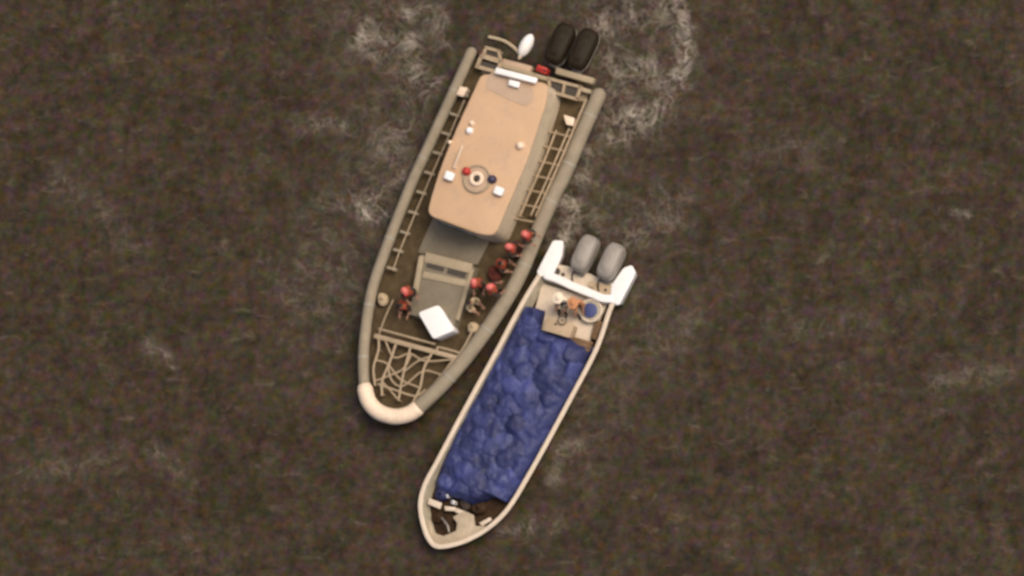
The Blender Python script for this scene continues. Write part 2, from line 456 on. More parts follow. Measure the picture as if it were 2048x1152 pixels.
# ------------------------------------------------------------------ outboard motors (part > sub-parts)
def outboard(parent, px, py, ztop, aft, length, width, mtl, label=None):
    c = at(px, py, ztop-0.15)
    side = Vector((-aft.y, aft.x, 0)); up = (Vector((0, 0, 1)) + aft*0.16).normalized()
    ax_ = (aft - up*aft.dot(up)).normalized()
    b = MB(); b.ell(c - up*0.22, length/2, width/2, 0.40, (ax_, side, up), 24, 12, 0.55)
    cowl = b.build('outboard_motor', mtl, parent, label=label)
    b = MB(); b.ell(c + up*0.185 - ax_*0.05, length*0.30, width*0.28, 0.05, (ax_, side, up), 14, 6, 0.8)
    b.build('cowl_lid', mtl, cowl)
    b = MB(); b.ell(c - up*0.30, length/2*1.012, width/2*1.02, 0.035, (ax_, side, up), 24, 6, 0.55); b.build('cowl_band', M['metal'], cowl)
    b = MB(); hs = c - ax_*(length*0.42) - up*0.3; b.tube(spline([hs+side*0.1, hs-ax_*0.25+side*0.16-up*0.05, hs-ax_*0.5+side*0.08-up*0.25], 4), 0.028, 8); b.build('hose', M['black'], cowl)
    q = c + ax_*0.02
    b = MB(); o4 = [q+ax_*0.2+side*0.09, q-ax_*0.2+side*0.11, q-ax_*0.2-side*0.11, q+ax_*0.2-side*0.09]
    b.prism(o4, -0.45, c.z-0.45); b.build('motor_leg', M['metal'], cowl, 0.03)
    br = c - ax_*(length*0.5)
    b = MB(); b.prism([br+side*0.16+ax_*0.3, br-side*0.16+ax_*0.3, br-side*0.2-ax_*0.12, br+side*0.2-ax_*0.12], c.z-0.62, c.z-0.3)
    b.build('clamp_bracket', M['metal'], cowl, 0.02)
    b = MB(); h = q+ax_*0.34; h.z = -0.42
    b.ell(h, 0.16, 0.07, 0.07, (ax_, side, Vector((0, 0, 1))), 10, 6)
    for k in range(3):
        a = k*2*math.pi/3; d = side*math.cos(a)+Vector((0, 0, 1))*math.sin(a); e = d.cross(ax_)
        b.add([h+e*0.04+ax_*0.04, h+d*0.16+e*0.08+ax_*0.03, h+d*0.2, h+d*0.15-e*0.08-ax_*0.03, h-e*0.04-ax_*0.04,
               h+e*0.04+ax_*0.06, h+d*0.16+e*0.08+ax_*0.05, h+d*0.2+ax_*0.02, h+d*0.15-e*0.08-ax_*0.01, h-e*0.04-ax_*0.02],
              [(0, 1, 2, 3, 4), (9, 8, 7, 6, 5), (0, 5, 6, 1), (1, 6, 7, 2), (2, 7, 8, 3), (3, 8, 9, 4), (4, 9, 5, 0)])
    b.build('propeller', M['metal'], cowl)
    return cowl

# ------------------------------------------------------------------ the patrol boat
AX1 = (at(780, 840)-at(1068, 145)).normalized()      # stern to bow
SD1 = Vector((-AX1.y, AX1.x, 0))
ZD = 0.62                                             # deck height
ZC = 0.98                                             # collar centre
boat = empty('patrol_boat', at(930, 470, 0))
tag(boat, 'long grey patrol boat with tan cabin roof and cream bow, alongside the blue loaded boat', 'boat')

Lpx = [(943, 104), (902, 195), (859, 289), (820, 375), (763, 522), (741, 596), (729, 682), (727, 740), (730, 778)]
Bpx = [(730, 778), (737, 802), (756, 823), (787, 833), (815, 829), (835, 817)]
Rpx = [(835, 817), (884, 770), (930, 717), (983, 645), (1034, 561), (1075, 465), (1107, 392), (1128, 351), (1162, 271), (1198, 189)]
L3, B3, R3 = pts(Lpx, ZC), pts(Bpx, ZC), pts(Rpx, ZC)
whole = spline(L3+B3[1:]+R3[1:], 6)
outline = [(p.x, p.y) for p in whole]
# hull
hb = MB(); low = inset(outline, 0.5)
hb.prism(inset(outline, 0.04), -0.35, ZC-0.02, low)
b = MB(); n = len(outline)
rings_ = [(inset(outline, 0.0), ZC-0.05), (inset(outline, -0.03), 0.5), (inset(outline, 0.08), 0.05), (inset(outline, 0.6), -0.4)]
v = []; f = []
for poly, z in rings_: v += [(x, y, z) for x, y in poly]
for k in range(3):
    for i in range(n): f.append((k*n+i, k*n+(i+1) % n, (k+1)*n+(i+1) % n, (k+1)*n+i))
f.append(tuple(3*n+i for i in range(n)))
b.add(v, f); b.build('hull', M['hull_grey'], boat)
b = MB(); b.prism(inset(outline, 0.12), ZD-0.06, ZD); b.build('deck', M['deck'], boat)
# inflatable collar, two sides and the cream nose
def collar(name, path, r, mtl, lab):
    b = MB(); b.tube(spline(path, 6), r, 16); return b.build(name, mtl, boat, label=lab)
cl = collar('collar', L3, 0.205, M['collar'], 'slim grey collar tube on the open water side')
cr = collar('collar', R3, 0.27, M['collar'], 'broad grey collar tube on the side of the blue loaded boat')
collar('bow_fender', B3, 0.295, M['cream'], 'bright cream fender wrapping the bow')
for par, P, R, ks in ((cl, spline(L3, 6), 0.205, (5, 14, 22, 31, 39)), (cr, spline(R3, 6), 0.27, (8, 17, 26, 35, 44, 51))):
    for k in ks:
        b = MB(); t = (P[k+1]-P[k-1]).normalized()
        b.tube([P[k]-t*0.04, P[k]+t*0.04], R+0.012, 16, cap='flat'); b.build('collar_strap', M['hull_grey'], par)
# transom board
b = MB(); A, Bp = at(958, 117, 1.05), at(1182, 184, 1.05)
b.ribbon([A, (A+Bp)/2, Bp], 0.16, 0.6); b.build('transom', M['rim'], boat, 0.03)
b = MB(); b.prism(pts([(972, 121), (1180, 182), (1172, 205), (1090, 182), (962, 146)], ZD), ZD, ZD+0.03)
b.build('stern_deck', M['rim'], boat)

# cabin
ROOF_Z = 2.25
roofpx = [(962, 146), (1097, 166), (1094, 200), (1056, 318), (1022, 398), (990, 472), (958, 470), (852, 430), (862, 390), (883, 325), (915, 248)]
roof_poly = round_poly(pts(roofpx, ROOF_Z), [0.25, 0.3, 0.3, 1, 1, 0.75, 0.6, 0.7, 0.4, 1, 1], 6)
wall_poly = inset(roof_poly, 0.07)
b = MB(); b.prism(wall_poly, ZD, ROOF_Z-0.10, inset(roof_poly, -0.02)); cabin = b.build('cabin', M['wall'], boat)
b = MB(); b.prism(inset(roof_poly, 0.03), ROOF_Z-0.098, ROOF_Z, inset(roof_poly, 0.0)); b.build('roof', M['roof'], cabin, 0.045, 3)
# windscreen panes on the front wall and a door aft
fl_, fr_ = at(862, 440, ROOF_Z), at(975, 478, ROOF_Z)
fwd = AX1
def wall_panel(name, a, bpt, z0, z1, out, mtl, par, th=0.035):
    d = (bpt-a).normalized(); o = Vector((out.x, out.y, 0))*th
    b = MB(); b.prism([a, bpt, bpt+o, a+o], z0, z1); return b.build(name, mtl, par, 0.008)
def edge_pt(fx, fy):  # point on front wall line
    return fx
wf = pts([(880, 434), (912, 446), (918, 448), (950, 461)], ROOF_Z)
for a, c in ((0, 1), (2, 3)):
    pa, pc = wf[a].copy(), wf[c].copy()
    pa += fwd*0.16; pc += fwd*0.16
    wall_panel('windscreen_pane', pa, pc, 1.75, 2.45, fwd, M['glass'], cabin, 0.06)
# roof patch and fittings
def fixture(name, poly, z0, z1, mtl, bev=0.02, label=None, par=None):
    b = MB(); b.prism(pts(poly, z1), z0, z1); return b.build(name, mtl, par or boat, bev, 2, label=label)
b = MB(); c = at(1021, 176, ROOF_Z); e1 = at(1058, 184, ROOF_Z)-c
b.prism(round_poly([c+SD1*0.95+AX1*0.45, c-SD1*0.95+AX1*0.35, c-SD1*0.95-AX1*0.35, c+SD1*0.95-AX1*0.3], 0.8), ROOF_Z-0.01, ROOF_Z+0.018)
b.build('roof_patch', M['roof_patch'], boat)  # added thin plate, greyer than the roof, forms the darker patch there
zb = ROOF_Z+0.32
lb = fixture('light_bar', [(992, 134), (1075, 156), (1071, 167), (988, 146)], zb-0.15, zb, M['white'], 0.04)
for x, y in ((1003, 143), (1060, 159)):
    b = MB(); p = at(x, y, zb-0.15); b.tube([(p.x, p.y, ROOF_Z-0.02), (p.x, p.y, zb-0.16)], 0.04, 8, 'flat'); b.build('bracket', M['metal'], lb)
fixture('radar_box', [(1018, 158), (1040, 164), (1036, 176), (1016, 170)], ROOF_Z+0.02, ROOF_Z+0.2, M['white'], 0.03)
def dome(x, y, r, mtl, nm='antenna_dome'):
    b = MB(); c = at(x, y, ROOF_Z+0.1); c.z = ROOF_Z
    b.disc(c, r*0.9, r, ROOF_Z-0.01, ROOF_Z+0.08, 16); b.ell((c.x, c.y, ROOF_Z+0.08), r*0.9, r*0.9, r*0.9, nu=14, nv=8)
    return b.build(nm, mtl, boat)
dome(943, 246, 0.10, M['cream']); dome(938, 261, 0.14, M['white']); dome(1040, 291, 0.16, M['cream']); dome(899, 284, 0.08, M['cream'])
b = MB(); p0, p1 = at(908, 334, ROOF_Z+0.12), at(925, 292, ROOF_Z+0.45)
b.tube([p0, (p0+p1)/2, p1], [0.05, 0.04, 0.03], 8); b.ell((p0.x, p0.y, ROOF_Z+0.06), 0.07, 0.07, 0.08); b.build('whip_antenna', M['cream'], boat)
for x, y in ((899, 352), (998, 382)):
    c = at(x, y, ROOF_Z+0.2); a, s = AX1*0.15, SD1*0.17
    b = MB(); b.prism(round_poly([c+a+s, c+a-s, c-a-s, c-a+s], 0.06, 3), ROOF_Z+0.06, ROOF_Z+0.28)
    fl = b.build('floodlight', M['white'], boat, 0.03)
    b = MB(); b.tube([(c.x, c.y, ROOF_Z-0.02), (c.x, c.y, ROOF_Z+0.08)], 0.05, 8, 'flat'); b.build('mount', M['metal'], fl)
# round gun-ring hatch with beacons
c = at(954, 358, ROOF_Z+0.05); c.z = ROOF_Z
b = MB(); b.disc(c, 0.52, 0.56, ROOF_Z-0.01, ROOF_Z+0.05, 32); hatch = b.build('roof_hatch', M['roof_patch'], boat, 0.015)
b = MB(); b.ring((c.x, c.y, ROOF_Z+0.07), 0.49, 0.045, 32, 8); b.build('hatch_rim', M['rim'], hatch)
b = MB(); b.ring((c.x, c.y, ROOF_Z+0.11), 0.20, 0.075, 24, 8); b.build('hatch_ring', M['cream'], hatch)
b = MB(); b.ell((c.x, c.y, ROOF_Z+0.09), 0.11, 0.11, 0.05); b.build('hatch_cap', M['slot'], hatch)
def beacon(x, y, r, mtl, lab):
    q = at(x, y, ROOF_Z+0.15); b = MB(); b.disc(q, r*0.9, r, ROOF_Z-0.01, ROOF_Z+0.14, 14); b.ell((q.x, q.y, ROOF_Z+0.14), r*0.9, r*0.9, r*0.7)
    b.build('beacon', mtl, hatch, label=lab)
beacon(932, 342, 0.17, M['red'], 'red beacon beside the round roof hatch')
beacon(983, 358, 0.17, M['blue_d'], 'dark blue beacon beside the round roof hatch')

# foredeck between cabin and trunk, trunk with two vents
b = MB(); b.prism(pts([(868, 430), (985, 470), (955, 530), (835, 505)], ZD+0.12), ZD-0.01, ZD+0.12); b.build('foredeck', M['fore'], boat, 0.02)
ZT = 1.12
b = MB(); b.prism(pts([(841, 508), (948, 533), (905, 655), (818, 628)], ZT), ZD-0.01, ZT-0.03, pts([(838, 506), (952, 533), (908, 660), (815, 630)], ZT)); trunk = b.build('trunk_cabin', M['fore'], boat, 0.02)
def bar(par, a, bb, z, w, h, mtl, name='rim_bar'):
    b = MB(); b.ribbon([at(*a, z), at(*bb, z)], w, h); return b.build(name, mtl, par, 0.012)
bar(trunk, (850, 514), (943, 537), ZT+0.02, 0.36, 0.08, M['rim'])
bar(trunk, (846, 549), (936, 568), ZT+0.015, 0.24, 0.07, M['rim'])
bar(trunk, (843, 512), (829, 590), ZT+0.028, 0.20, 0.08, M['rim'])
bar(trunk, (944, 538), (914, 640), ZT+0.028, 0.15, 0.08, M['rim'])
for q in ([(855, 521), (889, 530), (886, 543), (852, 534)], [(897, 533), (933, 543), (929, 556), (893, 546)]):
    b = MB(); b.prism(pts(q, ZT+0.03), ZT-0.05, ZT+0.006); vt = b.build('vent', M['slot'], trunk)

# side-deck pipework, starboard (towards the other boat)
def pipe(path, r, name='deck_rail', mtl='pipe', par=None, label=None):
    b = MB(); b.tube(path, r, 8); return b.build(name, M[mtl], par or boat, label=label)
ZR = 1.05
pipe(pts([(1172, 200), (1150, 252), (1128, 305), (1100, 368), (1072, 432)], ZR), 0.05)
pipe(pts([(1138, 258), (1113, 316), (1085, 380), (1062, 430)], ZR), 0.04)
pipe(pts([(1112, 262), (1090, 318), (1066, 372), (1040, 432)], ZR), 0.04)
for k in range(7):
    t = k/6
    a = Vector((1092, 262))*(1-t)+Vector((1020, 435))*t; c = Vector((1152, 276))*(1-t)+Vector((1078, 446))*t
    pipe([at(a.x, a.y, ZR-0.05), at(c.x, c.y, ZR-0.05)], 0.032, 'cross_rail')
for x, y in ((1172, 200), (1138, 258), (1085, 380), (1072, 432), (1040, 432), (1112, 262)):
    p = at(x, y, ZR); pipe([(p.x, p.y, ZD-0.02), (p.x, p.y, ZR-0.03)], 0.035, 'stanchion')
# port side: brackets tying the collar to the rail
tick = [(915, 186), (897, 226), (880, 264), (863, 303), (846, 343), (830, 382), (814, 422), (797, 462), (784, 498), (771, 534)]
for x, y in tick:
    p = at(x+2, y, 1.08); q = at(x+22, y+6, 1.02)
    b = MB(); b.ribbon([p, q], 0.10, 0.12); b.build('collar_bracket', M['collar'], boat, 0.02)
pipe(pts([(929, 200), (896, 276), (862, 352), (829, 430), (800, 500), (786, 540)], 1.03), 0.03)

# stern frames
def frame(corners, mids, z, w, panels, lab):
    b = MB(); P = pts(corners, z); n_ = len(P)
    for i in range(n_): b.ribbon([P[i]-(P[(i+1) % n_]-P[i]).normalized()*w*0.45, P[(i+1) % n_]], w, 0.09)
    for a, c in mids: b.ribbon([at(*a, z+0.006), at(*c, z+0.006)], w*0.8, 0.09)
    for p in P: b.tube([(p.x, p.y, ZD-0.02), (p.x, p.y, z-0.09)], 0.04, 8, 'flat')
    fr = b.build('stern_frame', M['pipe'], boat, label=lab)
    for q in panels:
        b = MB(); b.prism(pts(q, z-0.1), z-0.16, z-0.1); b.build('hatch_panel', M['slot'], fr)
frame([(962, 112), (1001, 124), (994, 144), (954, 133)], [], 1.15, 0.13, [[(966, 116), (998, 126), (992, 141), (960, 131)]], 'single-bay stern frame')
frame([(972, 95), (997, 102), (1001, 121), (966, 110)], [], 1.10, 0.11, [[(974, 99), (993, 104), (996, 116), (971, 108)]], 'small aft frame')
frame([(1098, 157), (1161, 174), (1153, 198), (1098, 182)], [((1129, 167), (1125, 188))], 1.15, 0.11,
      [[(1102, 162), (1126, 168), (1122, 185), (1102, 179)], [(1132, 170), (1156, 177), (1150, 193), (1128, 187)]], 'double-bay stern frame')
# aft transom lockers
fixture('stern_locker', [(1112, 134), (1188, 156), (1184, 168), (1110, 147)], ZD, 0.98, M['rim'], 0.03)
fixture('stern_locker', [(1006, 117), (1064, 132), (1060, 146), (1003, 132)], ZD, 0.98, M['roof_patch'], 0.03)
# two black outboards
AFT1 = -AX1
outboard(boat, 1119, 85, 1.25, AFT1, 1.6, 0.80, M['black'], 'black outboard motor nearer the white buoy')
outboard(boat, 1165, 96, 1.25, AFT1, 1.6, 0.80, M['black'], 'black outboard motor farther from the white buoy')

# bow lattice of pipes
ZL = 1.02
def lat(path, r=0.045, z=ZL): pipe(spline(pts(path, z), 4) if len(path) > 2 else pts(path, z), r, 'lattice_bar')
bar(boat, (748, 671), (915, 716), ZL+0.06, 0.17, 0.10, M['pipe'], 'lattice_beam')
bar(boat, (756, 657), (870, 688), ZL+0.03, 0.07, 0.08, M['pipe'], 'lattice_beam')
lat([(757, 672), (757, 700), (747, 735), (750, 770)])
lat([(793, 684), (779, 725), (764, 762), (764, 790)], 0.05)
lat([(821, 694), (806, 750), (797, 800)])
lat([(864, 706), (848, 736), (840, 775), (826, 805)], 0.05)
lat([(910, 716), (888, 746), (866, 772), (846, 794)], 0.065)
lat([(770, 680), (788, 715), (820, 707), (850, 722), (905, 719)], 0.035)
lat([(752, 720), (775, 728), (800, 758), (838, 775)], 0.035)
lat([(750, 762), (776, 752), (806, 738), (822, 710)], 0.035)
lat([(806, 745), (836, 722), (862, 712)], 0.035)
lat([(775, 728), (783, 760), (806, 772), (846, 742), (884, 750)], 0.035)
lat([(756, 768), (790, 780), (830, 792), (850, 780)], 0.04)
lat([(764, 762), (797, 800)], 0.03)
for x, y in ((757, 700), (764, 788), (797, 800), (826, 804), (864, 772), (888, 746)):
    p = at(x, y, ZL); pipe([(p.x, p.y, ZD-0.02), (p.x, p.y, ZL)], 0.035, 'stanchion')
lat([(876, 694), (918, 706), (914, 716)], 0.045, ZL+0.04)
lat([(876, 694), (871, 706)], 0.045, ZL+0.04)
lat([(916, 712), (930, 690), (944, 664)], 0.04)
lat([(758, 668), (770, 635), (786, 600)], 0.03)

# ------------------------------------------------------------------ loose things on the patrol boat
# white cooler with a rounded lid
root = empty('cooler_box', at(872, 652, ZD)); tag(root, 'big white cooler box with rounded lid on the foredeck behind the bow lattice', 'cooler')
P = pts([(835, 625), (877, 609), (910, 660), (866, 679)], 1.5)
b = MB(); b.prism(round_poly(inset(P, 0.03), 0.12, 4), ZD, 1.34); b.build('body', M['white'], root, 0.03)
b = MB(); b.prism(round_poly(P, 0.14, 4), 1.343, 1.5); b.build('lid', M['white'], root, 0.06, 3)
hp = (P[1]+P[2])/2
b = MB(); e = (P[2]-P[1]).normalized(); b.ribbon([Vector((hp.x, hp.y, 1.2))-e*0.15, Vector((hp.x, hp.y, 1.2))+e*0.15], 0.08, 0.06); b.build('handle', M['metal'], root, 0.01)

def sack(name, x, y, z, rx, ry, rz, mtl, label, cat, group=None):
    c = at(x, y, z+rz); b = MB(); b.ell(c, rx, ry, rz, None, 16, 10, 0.85)
    for k, p in enumerate(b.v):
        nzv = noise.noise(p*3.5); b.v[k] = p+(p-c)*0.22*nzv
        if b.v[k].z < z: b.v[k].z = z
    root = empty(name, (c.x, c.y, z)); b.build('sack_body', mtl, root)
    b = MB(); b.tube([(c.x-0.02, c.y, z+rz*1.8), (c.x+0.05, c.y+0.02, z+rz*2.15), (c.x+0.02, c.y+0.07, z+rz*2.3)], [rx*0.35, rx*0.22, rx*0.3], 9); b.build('sack_neck', mtl, root)
    return tag(root, label, cat, group)
sack('sack', 766, 600, ZD, 0.20, 0.26, 0.20, M['beige'], 'small beige sack against the grey collar beside the crouching person', 'sack')
sack('sack', 947, 656, ZD, 0.24, 0.22, 0.20, M['beige'], 'beige sack beside the collar, right of the white cooler', 'sack')
def chest(name, poly, z0, z1, mtl, label, cat):
    P = pts(poly, z1); c = sum(P, Vector())/4
    root = empty(name, (c.x, c.y, z0)); zl = z0+(z1-z0)*0.75
    b = MB(); b.prism(inset(P, 0.015), z0, zl); b.build('body', mtl, root, 0.02)
    b = MB(); b.prism(P, zl+0.003, z1); b.build('lid', mtl, root, 0.025)
    b = MB(); q = (P[2]+P[3])/2; b.ell((q.x, q.y, zl), 0.04, 0.04, 0.04); b.build('latch', M['metal'], root)
    return tag(root, label, cat)
sack('gear_bag', 990, 548, ZD, 0.26, 0.3, 0.2, M['red_cloth'], 'dark red gear bag on the side deck by the trunk, lower end of the huddle', 'bag')
sack('gear_bag', 1034, 500, ZD, 0.24, 0.34, 0.2, M['red_cloth'], 'dark red gear bag against the broad collar beside the huddle', 'bag')
chest('equipment_box', [(1127, 229), (1149, 236), (1146, 252), (1132, 249)], ZD, 1.1, M['cream'], 'small pale equipment box on the deck beside the long cabin, near the broad collar', 'box')
chest('equipment_box', [(920, 172), (936, 176), (926, 194), (912, 189)], ZD, 1.1, M['cream'], 'small pale equipment box by the slim collar near the stern', 'box')
# red fuel can
c = at(1084, 139, 1.05); root = empty('fuel_can', (c.x, c.y, 0.98)); tag(root, 'small red fuel can standing on the stern of the patrol boat', 'fuel can')
b = MB(); b.prism([c+AX1*0.12+SD1*0.2, c+AX1*0.12-SD1*0.2, c-AX1*0.12-SD1*0.2, c-AX1*0.12+SD1*0.2], 0.62, 1.15); b.build('can_body', M['red'], root, 0.04)
b = MB(); b.tube([c+SD1*0.12+Vector((0, 0, .09)), c+SD1*0.1+Vector((0, 0, .2)), c-SD1*0.1+Vector((0, 0, .2)), c-SD1*0.12+Vector((0, 0, .09))], 0.02, 8); b.build('handle', M['red'], root)
b = MB(); q = c+SD1*0.15; b.disc(q, 0.035, 0.04, 1.14, 1.2, 12); b.build('cap', M['black'], root)
root.location.z = 0.62
for ch in root.children: ch.location.z += 0.36

# white buoy and its rope behind the stern
c = at(1052, 91, 0.12); root = empty('buoy', (c.x, c.y, 0)); ax = (at(1062, 74)-at(1043, 110)).normalized()
b = MB(); b.ell(c, 0.47, 0.235, 0.235, (ax, Vector((-ax.y, ax.x, 0)), Vector((0, 0, 1))), 18, 12); b.build('float', M['white'], root)
b = MB(); e = c-ax*0.45; b.tube([e+ax*0.04, e-ax*0.06, e-ax*0.10], [0.09, 0.07, 0.04], 10); b.build('eye', M['cream'], root)
tag(root, 'elongated white buoy floating just behind the patrol boat stern', 'buoy')
b = MB(); b.tube(spline(pts([(978, 74), (992, 77), (1010, 83), (1025, 93), (1036, 104), (1042, 113)], 0.09), 5), 0.062, 8)
tag(b.build('rope', M['rope']), 'pale rope curving from the stern frame to the white buoy', 'rope')

# ------------------------------------------------------------------ people
def skin_mesh(name, verts, edges, radii):
    me = bpy.data.meshes.new(name); me.from_pydata(verts, edges, [])
    ob = bpy.data.objects.new(name, me); COL.objects.link(ob)
    ob.modifiers.new('s', 'SKIN')
    for i, r in enumerate(radii): me.skin_vertices[0].data[i].radius = (r, r)
    me.skin_vertices[0].data[0].use_root = True
    sb = ob.modifiers.new('u', 'SUBSURF'); sb.levels = 1; sb.render_levels = 1
    dg = bpy.context.evaluated_depsgraph_get(); ev = ob.evaluated_get(dg)
    out = bpy.data.meshes.new_from_object(ev)
    bpy.data.objects.remove(ob); bpy.data.meshes.remove(me)
    return out

def person(headpx, zfloor, pose, face, label, shirt, trousers, headgear, vest=None, group=None, lean=0.0):
    """pose: stand, sit, crouch. face: heading angle in radians (x to the right of the picture)"""
    hh = {'stand': 1.66, 'sit': 1.22, 'crouch': 1.05}[pose]
    hp = at(*headpx, zfloor+hh)
    F = Vector((math.cos(face), math.sin(face), 0)); S = Vector((-F.y, F.x, 0)); U = Vector((0, 0, 1))
    pel_z = {'stand': 0.92, 'sit': 0.50, 'crouch': 0.36}[pose]
    base = Vector((hp.x, hp.y, zfloor)) - F*(0.06+lean)
    def P(f, s, u): return F*f+S*s+U*u
    V = []; R = []; E = []
    def add(p, r, par=None):
        V.append(p); R.append(r)
        if par is not None: E.append((par, len(V)-1))
        return len(V)-1
    pe = add(P(0, 0, pel_z), 0.135)
    l1 = lean
    sp = add(P(0.01+l1*.4, 0, pel_z+0.2), 0.125, pe)
    chs = add(P(0.0+l1*.75, 0, pel_z+0.40), 0.135, sp)
    nk = add(P(0.01+l1, 0, pel_z+0.56), 0.062, chs)
    hd = add(P(0.035+l1, 0, pel_z+0.64), 0.06, nk)
    hands = []
    for s in (1, -1):
        sh = add(P(l1*.8, 0.19*s, pel_z+0.46), 0.068, chs)
        if pose == 'stand': el, wr, hn = P(0.05+l1*.6, 0.27*s, pel_z+0.20), P(0.24+l1*.5, 0.20*s, pel_z+0.11), P(0.31+l1*.5, 0.18*s, pel_z+0.12)
        else: el, wr, hn = P(0.10+l1*.6, 0.27*s, pel_z+0.22), P(0.32+l1*.4, 0.17*s, pel_z+0.14), P(0.39+l1*.4, 0.15*s, pel_z+0.13)
        e = add(el, 0.047, sh); w = add(wr, 0.034, e); h = add(hn, 0.036, w); hands.append((hn, s))
        hip = add(P(0, 0.10*s, pel_z-0.06), 0.092, pe)
        if pose == 'stand': kn, an, to = P(0.04, 0.13*s, 0.49), P(-0.02, 0.14*s, 0.09), P(0.15, 0.16*s, 0.045)
        elif pose == 'sit': kn, an, to = P(0.42, 0.14*s, 0.50), P(0.44, 0.14*s, 0.09), P(0.60, 0.15*s, 0.045)
        else: kn, an, to = P(0.38, 0.17*s, 0.46), P(0.10, 0.15*s, 0.09), P(0.26, 0.17*s, 0.045)
        k = add(kn, 0.066, hip); a = add(an, 0.045, k); add(to, 0.042, a)
    me = skin_mesh('person_body', V, E, R)
    g = MB()
    hc = P(0.05+l1, 0, pel_z+0.76)
    g.ell(hc, 0.098, 0.078, 0.122, (F, S, U), 14, 10)                       # head
    g.ell(hc+F*0.10-U*0.015, 0.02, 0.015, 0.03, (F, S, U), 8, 6)            # nose
    g.ell(hc+F*0.06-U*0.085, 0.035, 0.04, 0.03, (F, S, U), 8, 6)            # chin
    g.ell(hc+F*0.088-U*0.055, 0.012, 0.026, 0.009, (F, S, U), 8, 6)         # mouth
    for s in (1, -1): g.ell(hc+S*0.08*s-U*0.01, 0.02, 0.012, 0.03, (F, S, U), 8, 6)
    for hn, s in hands:                                                     # palm and five fingers
        g.ell(hn+F*0.03, 0.05, 0.04, 0.018, (F, S, U), 8, 6)
        for q, (o, ln) in enumerate(((-0.03, 0.06), (-0.01, 0.075), (0.01, 0.078), (0.03, 0.068))):
            a0 = hn+F*0.06-S*o*s; g.tube([a0, a0+F*ln*0.5-U*0.012, a0+F*ln*0.8-U*0.035], [0.010, 0.009, 0.007], 6)
        a0 = hn+F*0.01-S*0.035*s; g.tube([a0, a0-S*0.03*s+F*0.025, a0-S*0.035*s+F*0.055-U*0.01], [0.012, 0.010, 0.008], 6)
    # one mesh: body + head + hands
    b = MB()
    co = [v.co.copy() for v in me.vertices]
    for pl in me.polygons:
        pass
    b.v = co; b.f = [tuple(pl.vertices) for pl in me.polygons]
    mi = []
    for pl in me.polygons:
        z = pl.center.z; lat_ = abs(pl.center.dot(S)); fr = pl.center.dot(F)
        if z > pel_z+0.545: mi.append(2)
        elif z > pel_z+0.02 and fr > 0.19+l1*.5 and lat_ > 0.10: mi.append(2)     # forearm, hand
        elif z > pel_z+0.02: mi.append(0)
        elif z < 0.11: mi.append(3)
        else: mi.append(1)
    b.mi = mi
    b.add(g.v, g.f, 2)
    b.v = [p+base for p in b.v]
    bpy.data.meshes.remove(me)
    root = empty('person', base); tag(root, label, 'person', group)
    b.build('body', [shirt, trousers, M['skin'], M['black']], root, angle=80)
    H = base+hc
    if headgear == 'helmet':
        g = MB(); g.ell(H+U*0.03-F*0.01, 0.155, 0.135, 0.135, (F, S, U), 16, 10)
        g.v = [Vector((p.x, p.y, max(p.z, H.z+0.005))) for p in g.v]
        h = g.build('helmet', M['redlite'], root)
        g = MB(); g.ell(H+U*0.02+F*0.11, 0.08, 0.11, 0.014, (F, S, U), 12, 6); g.build('visor', M['red'], h)
    elif headgear == 'cap':
        g = MB(); g.ell(H+U*0.035-F*0.005, 0.115, 0.098, 0.11, (F, S, U), 14, 9)
        g.v = [Vector((p.x, p.y, max(p.z, H.z+0.03))) for p in g.v]; h = g.build('cap', M['cloth_cream'], root)
        g = MB(); g.ell(H+U*0.04+F*0.13, 0.085, 0.075, 0.012, (F, S, U), 12, 6); g.build('peak', M['cloth_cream'], h)
    elif headgear.startswith('hat'):
        hm = M['cloth_cream'] if headgear == 'hat_cream' else M['cloth_peach']
        g = MB(); g.ell(H+U*0.035-F*0.005, 0.118, 0.102, 0.12, (F, S, U), 14, 9)
        g.v = [Vector((p.x, p.y, max(p.z, H.z+0.03))) for p in g.v]; h = g.build('sun_hat', hm, root)
        g = MB(); g.ell(H+U*0.045, 0.22, 0.20, 0.016, (F, S, U), 18, 6); g.build('brim', hm, h)
    else:
        g = MB(); g.ell(H+U*0.02-F*0.012, 0.104, 0.088, 0.118, (F, S, U), 14, 9)
        g.v = [p if (p-H).dot(F) < 0.05 or p.z > H.z+0.06 else p-F*0.03 for p in g.v]; g.build('hair', M['hair'], root)
    for s in (1, -1):
        g = MB(); g.ell(H+F*0.09+S*0.032*s+U*0.008, 0.010, 0.014, 0.009, (F, S, U), 8, 6); g.build('eye', M['eye'], root)
    if vest:
        g = MB(); t = base+P(l1*.6, 0, pel_z+0.33)
        for off in (0.085, -0.10): g.ell(t+F*off, 0.085, 0.19, 0.21, (F, S, U), 14, 10, 0.7)
        for s in (1, -1): g.ell(t+S*0.115*s+U*0.175, 0.13, 0.055, 0.055, (F, S, U), 10, 7, 0.8)
        g.ring(base+P(0.02+l1, 0, pel_z+0.545), 0.10, 0.035, 16, 8)
        g.build('life_vest', vest, root)
    return root
A = math.radians
GR = 'people aboard the patrol boat'
V_ = M['orange']; DK = M['dark_cloth']
person((810, 583), ZD, 'stand', A(-60), 'person in red helmet and orange vest beside the slim collar, left of the trunk', DK, DK, 'helmet', V_, GR)
person((801, 613), ZD, 'crouch', A(-100), 'person crouching in dull orange vest between the slim collar and the white cooler', DK, DK, 'none', V_, GR, 0.1)
person((948, 566), ZD, 'stand', A(-90), 'person in red helmet right beside the edge of the trunk with vents', DK, DK, 'helmet', V_, GR)
person((981, 574), ZD, 'stand', A(20), 'person in red helmet at the broad collar, one step outboard of another helmet', DK, DK, 'helmet', V_, GR)
person((1051, 469), ZD, 'stand', A(-30), 'person in red helmet nearest the stern, at the broad collar by the cabin', DK, DK, 'helmet', V_, GR)
